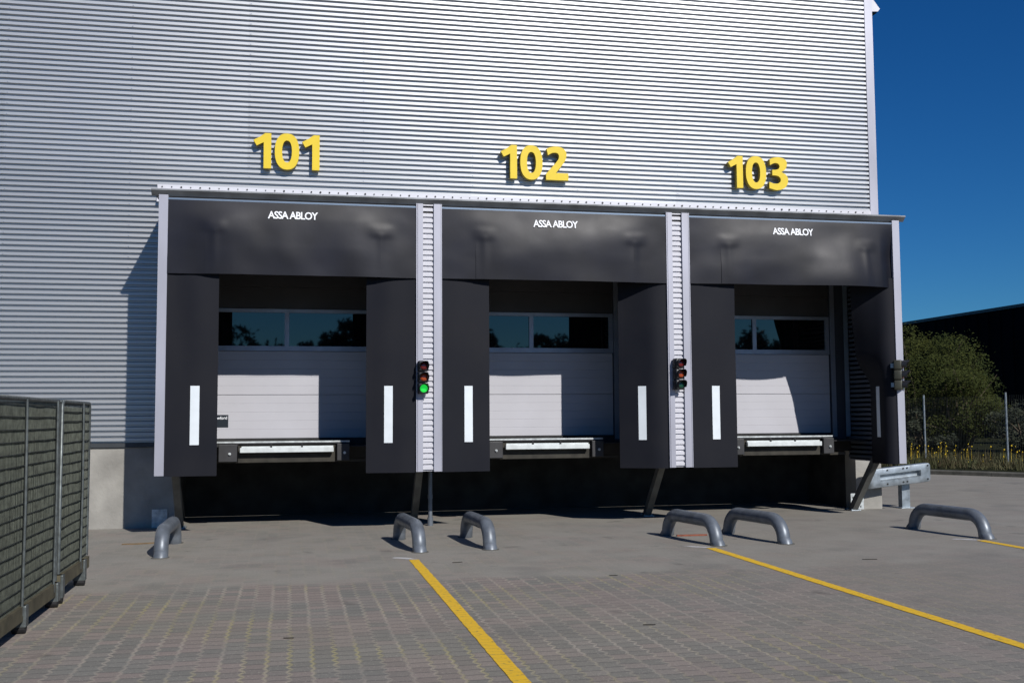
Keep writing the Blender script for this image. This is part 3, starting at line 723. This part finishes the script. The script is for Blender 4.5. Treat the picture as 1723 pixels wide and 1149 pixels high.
# ------------------------------------------------------------------ wheel guides
def wheel_guide(xf, yf, xr, yr, h, label, rad=.083):
    T = thing('wheel_guide', label, 'wheel guide', ((xf + xr) / 2, (yf + yr) / 2, 0), group='galvanised wheel guides in front of the docks')
    a = Vector((xf, yf, 0)); b = Vector((xr, yr, 0)); d = (b - a).normalized(); Lg = (b - a).length
    rb = .25; sl = .06; pts = [a + Vector((0, 0, -.05)), a + d * .0]
    h2 = h - rad
    c1 = a + d * (rb + sl)
    pts = [(a.x, a.y, -.05)] + [tuple(a + d * (sl * t) + Vector((0, 0, (h2 - rb) * t))) for t in (0.3, .7, 1)]
    for k in range(1, 9):
        t = k / 9 * math.pi / 2; pts.append(tuple(a + d * (sl + rb * (1 - math.cos(t))) + Vector((0, 0, h2 - rb + rb * math.sin(t)))))
    pts.append(tuple(a + d * (sl + rb) + Vector((0, 0, h2))))
    for t in (.25, .5, .75): pts.append(tuple(a + d * (sl + rb + (Lg - 2*sl - 2*rb) * t) + Vector((0, 0, h2))))
    pts.append(tuple(b - d * (sl + rb) + Vector((0, 0, h2))))
    for k in range(1, 9):
        t = k / 9 * math.pi / 2; pts.append(tuple(b - d * (sl + rb * (1 - math.sin(t))) + Vector((0, 0, h2 - rb * (1 - math.cos(t))))))
    pts += [tuple(b - d * (sl * (t)) + Vector((0, 0, (h2 - rb) * t))) for t in (1, .5, .15)] + [(b.x, b.y, -.05)]
    mb = MB(); mb.tube(pts, rad, 20); mb.build('pipe', 'pipe', T, angle=50)
    mb = MB()
    for p in (a, b): mb.tube([(p.x, p.y, 0.0), (p.x, p.y, .007)], rad + .02, 16)
    split_build(mb, 'collar', 'kerb', T)
WG = [(.315, -1.95, .33, -.45, 'wheel guide at the far left, in front of the left post of bay 101'),
      (3.315, -2.20, 3.20, -.75, 'wheel guide at the far end of the longest yellow line, right side of bay 101'),
      (4.18, -2.17, 4.10, -.75, 'wheel guide at the left side of bay 102, right of the longest line'),
      (6.990, -2.52, 6.78, -1.20, 'wheel guide at the right side of bay 102 where the middle yellow line starts'),
      (7.875, -2.56, 7.66, -1.20, 'wheel guide at the left side of bay 103 beside its near twin'),
      (10.60, -2.74, 10.42, -1.30, 'wheel guide farthest right, in front of the crash barrier')]
for xf, yf, xr, yr, l in WG: wheel_guide(xf, yf, xr, yr, .372, l)

# ------------------------------------------------------------------ crash barrier at the corner
T = thing('crash_barrier', 'short galvanised crash barrier with a long slot protecting the right corner', 'crash barrier', (12.5, 1.9, 0))
pL, pR = Vector((11.36, 1.48)), Vector((12.58, 1.60)); dd = (pR - pL).normalized(); nn = Vector((dd.y, -dd.x)); LB = (pR - pL).length
def cb(s, n, z): 
    p = pL + dd * s + nn * n; tz = -.015 + .10 * s / LB
    return (p.x, p.y, z + tz)
mb = MB()
zb0, zt0 = .375, .695
# rounded box beam: rounded end on the left, slot through the face
def beam_ring(s0, s1, z0, z1, depth, r):
    pass
bm_ = MB()
def pbox(s0, s1, n0, n1, z0, z1):
    vs = [cb(s, n, z) for z in (z0, z1) for s, n in ((s0, n0), (s1, n0), (s1, n1), (s0, n1))]
    bm_.add(vs, [(0,3,2,1),(4,5,6,7),(0,1,5,4),(1,2,6,5),(2,3,7,6),(3,0,4,7)])
def loop(s0, s1, z0, z1, rad, n, k=6):
    out = []
    for cx, cz, a0 in ((s1 - rad, z1 - rad, 0), (s0 + rad, z1 - rad, 90), (s0 + rad, z0 + rad, 180), (s1 - rad, z0 + rad, 270)):
        for j in range(k + 1):
            a_ = R(a0 + 90 * j / k); out.append(cb(cx + rad * math.cos(a_), n, cz + rad * math.sin(a_)))
    return out
loops = [loop(.0, LB, .375, .695, .05, .0), loop(.0, LB, .375, .695, .05, .085), loop(.006, LB - .006, .381, .689, .046, .098), loop(.02, LB - .02, .395, .675, .04, .104),
         loop(.20, LB - .20, .478, .592, .012, .104), loop(.205, LB - .205, .483, .587, .010, .098), loop(.215, LB - .215, .50, .57, .008, .03), loop(.22, LB - .22, .505, .565, .006, .028)]
NL = len(loops[0]); mb = MB()
mb.add([q for l_ in loops for q in l_], [(j*NL+k, j*NL+(k+1) % NL, (j+1)*NL+(k+1) % NL, (j+1)*NL+k) for j in range(len(loops)-1) for k in range(NL)] + [tuple((len(loops)-1)*NL+k for k in range(NL))])
mb.build('beam', 'galv', T, angle=35)
mb = MB(); vs = []
for z, ins in ((.372, .02), (.385, .0), (.685, .0), (.698, .02)):
    for k in range(9):
        a = math.pi / 2 + math.pi * k / 8; vs.append(cb(.055 + (.075 - ins) * math.cos(a), .052 + (.062 - ins * .5) * math.sin(a), z))
mb.add(vs, [(j*9+k, j*9+k+1, (j+1)*9+k+1, (j+1)*9+k) for j in range(3) for k in range(8)] + [tuple(range(9)), tuple(27+k for k in range(9))])
mb.build('end_cap', 'galv', T, angle=50)
mb = MB()
for s in (.34, .66, .74, 1.16):
    for z in (.425, .655):
        p = Vector(cb(s, .102, z)); q = Vector(cb(s, .118, z)); mb.tube([p, q], .014, 6)
mb.build('bolt', 'dark', T).name = 'bolts'
for s in (.8,):
    q = pL + dd * s
    mb = MB(); x, y = 12.20, 1.66
    mb.box(x - .075, x + .075, y - .01, y + .0, 0, .68); mb.box(x - .075, x - .067, y, y + .11, 0, .68); mb.box(x + .067, x + .075, y, y + .11, 0, .62); mb.build('post', 'galv', T)
    mb = MB(); mb.bbox(x - .14, x + .14, y - .09, y + .16, 0, .014, .004); mb.build('foot_plate', 'galv', T)

# ------------------------------------------------------------------ mesh cages on the left
def mesh_cage(y0, y1, mids, label, xr=-.20, xl=-1.15, zb=.12, zt=1.765, feet=()):
    T = thing('mesh_cage', label, 'mesh cage', ((xr + xl) / 2, (y0 + y1) / 2, 0), group='wheeled wire mesh cages at the left')
    mb = MB(); rt = .017
    for x in (xr, xl):
        mb.tube([(x, y0 + .03, zb + .1), (x, y0 + .03, zt - .03), (x, y0 + .06, zt), (x, y1 - .06, zt), (x, y1 - .03, zt - .03), (x, y1 - .03, zb + .1)], rt, 8)
    for y in (y0 + .03, y1 - .03): mb.tube([(xr, y, zt), (xl, y, zt)], rt, 8)
    mb.build('tube_frame', 'cage_tube', T, angle=50)
    mb = MB(); mb.box(xr - .02, xr + .025, y0, y1, zb - .02, zb + .09); mb.box(xl - .02, xl + .02, y0, y1, zb - .02, zb + .09)
    mb.box(xl + .02, xr - .02, y0, y0 + .04, zb - .02, zb + .08); mb.box(xl + .02, xr - .02, y1 - .04, y1, zb - .02, zb + .08); mb.build('base_frame', 'rail', T)
    for y in mids:
        mb = MB(); mb.tube([(xr + .018, y, zb + .02), (xr + .020 + .004, y, (zb + zt) / 2), (xr + .018, y, zt)], .011, 8); mb.build('upright', 'cage_tube', T, angle=50)
    w_ = MB(); z = zb + .13; k = 0
    while z < zt - .03:
        for x, q0 in ((xr + .002, 0), (xl, 1)):
            n = 18; pts = []
            for j in range(n + 1):
                y = y0 + .03 + (y1 - y0 - .06) * j / n
                pts.append((x + .004 * noise.noise(Vector((y * 3, z * 4, 0))), y, z + .010 * noise.noise(Vector((y * 1.1, z * 3, q0))) - .006))
            w_.tube(pts, .0042, 5)
        for y in (y0 + .03, y1 - .03): w_.tube([(xr, y, z), (xl, y, z)], .0055, 5)
        z += .0925 + random.uniform(-.004, .004)
    w_.build('rods', 'rod', T).name = 'rods'
    v_ = MB(); y = y0 + .05
    while y < y1 - .04:
        v_.tube([(xr - .004, y, zb + .08), (xr - .004 + .004 * random.random(), y, (zt + zb) / 2), (xr - .004, y, zt)], .0026, 4, cap=False); y += .026
    x = xl + .03
    while x < xr - .02:
        for yy in (y0 + .026, y1 - .026): v_.tube([(x, yy, zb + .08), (x, yy, zt)], .0026, 4, cap=False)
        x += .03
    v_.build('mesh', 'cage_wire', T)
    mb = MB(); mb.grid(24, 30, lambda u, v: (xr - .035 + .018 * noise.noise(Vector((u * 6 + y0, v * 5, 1))), y0 + .05 + (y1 - y0 - .1) * u, zb + .08 + (zt - .05 - zb - .08) * v))
    mb.grid(10, 20, lambda u, v: (xr - .04 + (xl - xr + .08) * u, y0 + .06 + .01 * noise.noise(Vector((u * 6, v * 5, 2))), zb + .08 + (zt - .05 - zb - .08) * v))
    mb.grid(10, 20, lambda u, v: (xr - .04 + (xl - xr + .08) * u, y1 - .06 + .01 * noise.noise(Vector((u * 6, v * 5, 2))), zb + .08 + (zt - .05 - zb - .08) * v))
    mb.grid(10, 10, lambda u, v: (xr - .04 + (xl - xr + .08) * u, y0 + .06 + (y1 - y0 - .12) * v, zt - .05 + .01 * noise.noise(Vector((u * 6, v * 5, 2)))))
    mb.build('cover_sheet', 'sheet', T, smooth=True)
    for y in feet:
        mb = MB(); mb.bbox(xr - .07, xr + .045, y - .045, y + .045, .05, zb + .09, .008); fo = mb.build('foot', 'cage_tube', T)
        s_ = MB(); s_.tube([(xr - .06, y, .045), (xr + .035, y, .045)], .044, 12); sub(s_, 'wheel', 'rubber', fo)
        mb = MB(); mb.bbox(xl - .03, xl + .07, y - .045, y + .045, .05, zb + .09, .008); fo = mb.build('foot', 'cage_tube', T)
        s_ = MB(); s_.tube([(xl - .02, y, .045), (xl + .06, y, .045)], .044, 12); sub(s_, 'wheel', 'rubber', fo)
mesh_cage(-4.99, -3.62, (-4.05,), 'wheeled wire mesh cage, the one farther back and nearest the wall', feet=(-4.93, -3.9), zb=.16)
mesh_cage(-7.55, -5.06, (-6.31, -5.22), 'wheeled wire mesh cage in front, cut off by the left edge', feet=(-5.12, -6.25, -7.45))

# ------------------------------------------------------------------ bits lying on the paving
def litter(name, label, cat, a, b_, w_, m, h=.012):
    a = Vector(a); b_ = Vector(b_); d = (b_ - a); n = Vector((-d.y, d.x)).normalized() * w_ / 2
    mb = MB(); N = 6; vs = []
    for k in range(N + 1):
        t = k / N; p = a + d * t + n * .5 * noise.noise(Vector((t * 4, a.x, 0))); wd = n * (.75 + .25 * math.sin(t * math.pi))
        vs += [(p.x - wd.x, p.y - wd.y, .002), (p.x + wd.x, p.y + wd.y, .002), (p.x + wd.x, p.y + wd.y, h), (p.x - wd.x, p.y - wd.y, h)]
    fs = [(0, 1, 2, 3), (4*N+3, 4*N+2, 4*N+1, 4*N)]
    for k in range(N):
        for j in range(4): fs.append((4*k+j, 4*(k+1)+j, 4*(k+1)+(j+1) % 4, 4*k+(j+1) % 4))
    mb.add(vs, fs); tag(mb.build(name, m), label, cat)
litter('wooden_lath', 'flat brown strip of wood on the paving left of the far left wheel guide', 'wood', (-.33, -.44), (.13, -.40), .11, 'wood', .008)
litter('stick', 'thin red-brown stick under the wheel guide where the middle yellow line starts', 'stick', (6.86, -1.40), (7.28, -1.42), .05, 'redstick', .02)
for a, b_, l in (((3.55, -3.22), (3.73, -3.17), 'small dark twig right of the start of the longest yellow line'),
               ((1.74, -6.9), (1.86, -6.92), 'small dark twig on the red paving left of the longest yellow line'),
               ((4.95, -4.55), (5.08, -4.57), 'small dark twig between the first two yellow lines'),
               ((8.02, -4.1), (8.28, -4.15), 'small dark flake on the paving in front of bay 103'),
               ((4.45, -7.05), (4.60, -7.08), 'dark twig nearest the camera between the first two yellow lines')):
    litter('twig', l, 'twig', a, (a[0] + (b_[0] - a[0]) * .62, a[1] + (b_[1] - a[1]) * .62), .022, 'litter', .006)

# ------------------------------------------------------------------ fence, far building, bushes, weeds
T = thing('wire_fence', 'thin wire mesh fence on slim grey posts behind the kerb at the right', 'fence', (22.4, 14, 0))
def fx(y): return 22.66 - .115 * (y - 12.89) * .98 if y > 12.89 else 22.66 - .115 * (y - 12.89)
ys = [12.89 + 3.55 * k for k in range(-3, 6)]
for y in ys:
    mb = MB(); mb.tube([(fx(y), y, .05), (fx(y), y, 2.25)], .032, 10); p = mb.build('fence_post', 'galv', T, angle=50)
    s_ = MB(); s_.tube([(fx(y), y, 2.25), (fx(y), y, 2.27)], .036, 10); sub(s_, 'cap', 'dark', p)
mb = MB()
for z in [.15 + .2 * k for k in range(11)]:
    mb.tube([(fx(ys[0]), ys[0], z), (fx(12.89), 12.89, z), (fx(ys[-1]), ys[-1], z)], .003, 4)
y = ys[0]
while y < ys[-1]:
    mb.tube([(fx(y), y, .12), (fx(y), y, 2.17)], .0018, 4, cap=False); y += .07
mb.build('wire_mesh', 'rod', T)

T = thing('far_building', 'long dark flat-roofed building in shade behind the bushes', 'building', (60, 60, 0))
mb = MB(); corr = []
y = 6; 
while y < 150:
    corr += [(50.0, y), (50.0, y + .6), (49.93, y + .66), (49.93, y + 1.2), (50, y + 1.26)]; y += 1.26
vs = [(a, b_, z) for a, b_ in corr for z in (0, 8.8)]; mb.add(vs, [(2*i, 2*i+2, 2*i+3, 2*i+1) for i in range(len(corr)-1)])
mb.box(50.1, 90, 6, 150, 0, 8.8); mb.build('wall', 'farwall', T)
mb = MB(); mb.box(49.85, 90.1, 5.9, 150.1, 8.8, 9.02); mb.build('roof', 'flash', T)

def make_leaves(mb, cx, cy, cz, rx, ry, rz, n, size, clump=9, seed=1, lumps=26, up=.25):
    rnd = random.Random(seed); L_ = []
    for k in range(lumps):
        while True:
            p = Vector((rnd.uniform(-1, 1), rnd.uniform(-1, 1), rnd.uniform(-1, 1)))
            if p.length < 1: break
        p = p.normalized() * p.length ** .45
        L_.append((Vector((cx + p.x * rx * .78, cy + p.y * ry * .78, cz + p.z * rz * .78)), rnd.uniform(.22, .42) * min(rx, rz)))
    for k in range(n):
        c_, r0 = rnd.choice(L_)
        d = Vector((rnd.gauss(0, 1), rnd.gauss(0, 1), rnd.gauss(0, 1) + up)).normalized(); p = c_ + d * r0 * rnd.uniform(.45, 1.15) ** .6
        if p.z < .1: continue
        if rnd.random() < .06: p += d * r0 * rnd.uniform(.1, .5)
        a = Vector((rnd.gauss(0, 1), rnd.gauss(0, 1), rnd.gauss(0, 1))).normalized(); b = a.orthogonal().normalized(); s_ = size * rnd.uniform(.6, 1.4)
        mb.add([p - a * s_, p + b * s_ * .45, p + a * s_, p - b * s_ * .45], [(0, 1, 2, 3)])
    return L_
def bush(label, cx, cy, h, rx, ry, n, m, seed, size=.075, group=None, cat='bush', name='bush', z0=.1):
    T = thing(name, label, cat, (cx, cy, z0), group=group)
    mb = MB(); L_ = make_leaves(mb, cx, cy, z0 + h * .5, rx, ry, h * .5, n, size, seed=seed, lumps=int(16 + n / 900))
    mb.build('crown', m, T)
    rnd = random.Random(seed); tb = MB()
    for c_, r0 in L_[:22]:
        b = Vector((cx + rnd.uniform(-.3, .3) * rx * .4, cy + rnd.uniform(-.3, .3) * ry * .4, 0)); mid = b.lerp(c_, .5) + Vector((rnd.uniform(-.2, .2), rnd.uniform(-.2, .2), .3))
        tb.tube([b, mid, c_, c_ + (c_ - mid).normalized() * r0 * 1.1], [.055, .04, .02, .006], 6)
    tb.build('stems', 'bark', T)
bush('large olive green bush behind the fence, leafing out, rounded on the right', 27.0, 24.6, 5.3, 3.0, 4.4, 52000, 'leaf', 3, .052)
bush('lower yellow-green bush at the right foot of the large bush', 26.0, 19.9, 3.4, 1.5, 1.7, 14000, 'leaf', 5, .048)
bush('dark low bush near the right edge behind the fence', 26.4, 16.6, 1.9, 1.3, 2.4, 8000, 'leaf2', 8, .05)
bush('dark broad bush deeper behind the fence, near the right edge', 31.0, 21.0, 2.7, 1.8, 3.2, 9000, 'leaf2', 15, .06)
bush('dark bush against the far building, at the right edge', 40.5, 29.6, 6.2, 2.0, 2.6, 9000, 'leaf2', 9, .11)
bush('dark undergrowth bush at the left foot of the large bush', 25.2, 26.5, 2.6, 1.5, 3.2, 6000, 'leaf2', 12, .07)
bush('dark undergrowth bush below the middle of the large bush', 24.9, 20.6, 1.7, 1.0, 3.0, 6000, 'leaf2', 13, .06)
# weeds and flowers between kerb and fence and behind it
rnd = random.Random(4); mb = MB(); fl = MB()
for k in range(15000):
    s = rnd.uniform(-9, 14); q = K0 + kd * (s + 6) ; off = rnd.uniform(1.3, 7.0)
    p = q + kn * off
    hh = rnd.uniform(.12, .42) * (.8 + .7 * noise.noise(Vector((p.x * .6, p.y * .6, 0))))
    if hh < .06: continue
    a = rnd.uniform(0, 6.28); dx, dy = math.cos(a), math.sin(a); w0 = rnd.uniform(.006, .02); ln = rnd.uniform(-.12, .12); 
    mb.add([(p.x - dx * w0, p.y - dy * w0, .08), (p.x + dx * w0, p.y + dy * w0, .08), (p.x + ln * dy + dx * w0 * .7, p.y + ln * dx + dy * w0 * .7, .08 + hh * .6), (p.x + ln * 1.6 * dy, p.y + ln * 1.6 * dx, .08 + hh)], [(0, 1, 2, 3)])
tag(mb.build('weeds', 'weed'), 'dry olive and reddish weeds on the verge along the fence', 'weeds', kind='stuff')
for k in range(320):
    s = rnd.uniform(-7, 14); p = K0 + kd * (s + 6) + kn * rnd.choice((rnd.uniform(3.5, 7), rnd.gauss(5.2, .5))); z = rnd.uniform(.36, .70); r0 = rnd.uniform(.016, .034)
    if noise.noise(Vector((p.x * .9, p.y * .9, 4))) < -.12: continue
    vs = [(p.x + r0 * math.cos(a) * (1 if j % 2 else .6), p.y - .02 + r0 * .35 * math.sin(a * 2), z + r0 * math.sin(a) * (1 if j % 2 else .6)) for j, a in enumerate([i * math.pi / 5 for i in range(10)])]
    fl.add(vs + [(p.x, p.y - .03, z)], [(i, (i+1) % 10, 10) for i in range(10)])
    fl.add([(p.x - .004, p.y, .1), (p.x + .004, p.y, .1), (p.x, p.y, z)], [(0, 1, 2)])
tag(fl.build('wildflowers', 'flower'), 'scattered small yellow wildflowers among the weeds by the fence', 'flowers', kind='stuff')

# trees across the yard behind the camera: what the door windows mirror
for k, (x, y, h, rx) in enumerate(((-3, -62, 8.6, 3.2), (1.5, -66, 7.6, 3), (5.4, -61, 8.9, 2.6), (16.5, -64, 8.1, 3.4), (22.5, -66, 7.9, 3.2), (37, -62, 8.8, 3.2), (43, -66, 7.6, 3.5))):
    bush(['round dark tree across the yard behind the camera', 'low spreading tree across the yard behind the camera'][k % 2], x, y, h + .9, rx * 1.1, 3, 4200, 'leaf2', 20 + k, .26, group='trees across the yard behind the camera', cat='tree', name='tree')
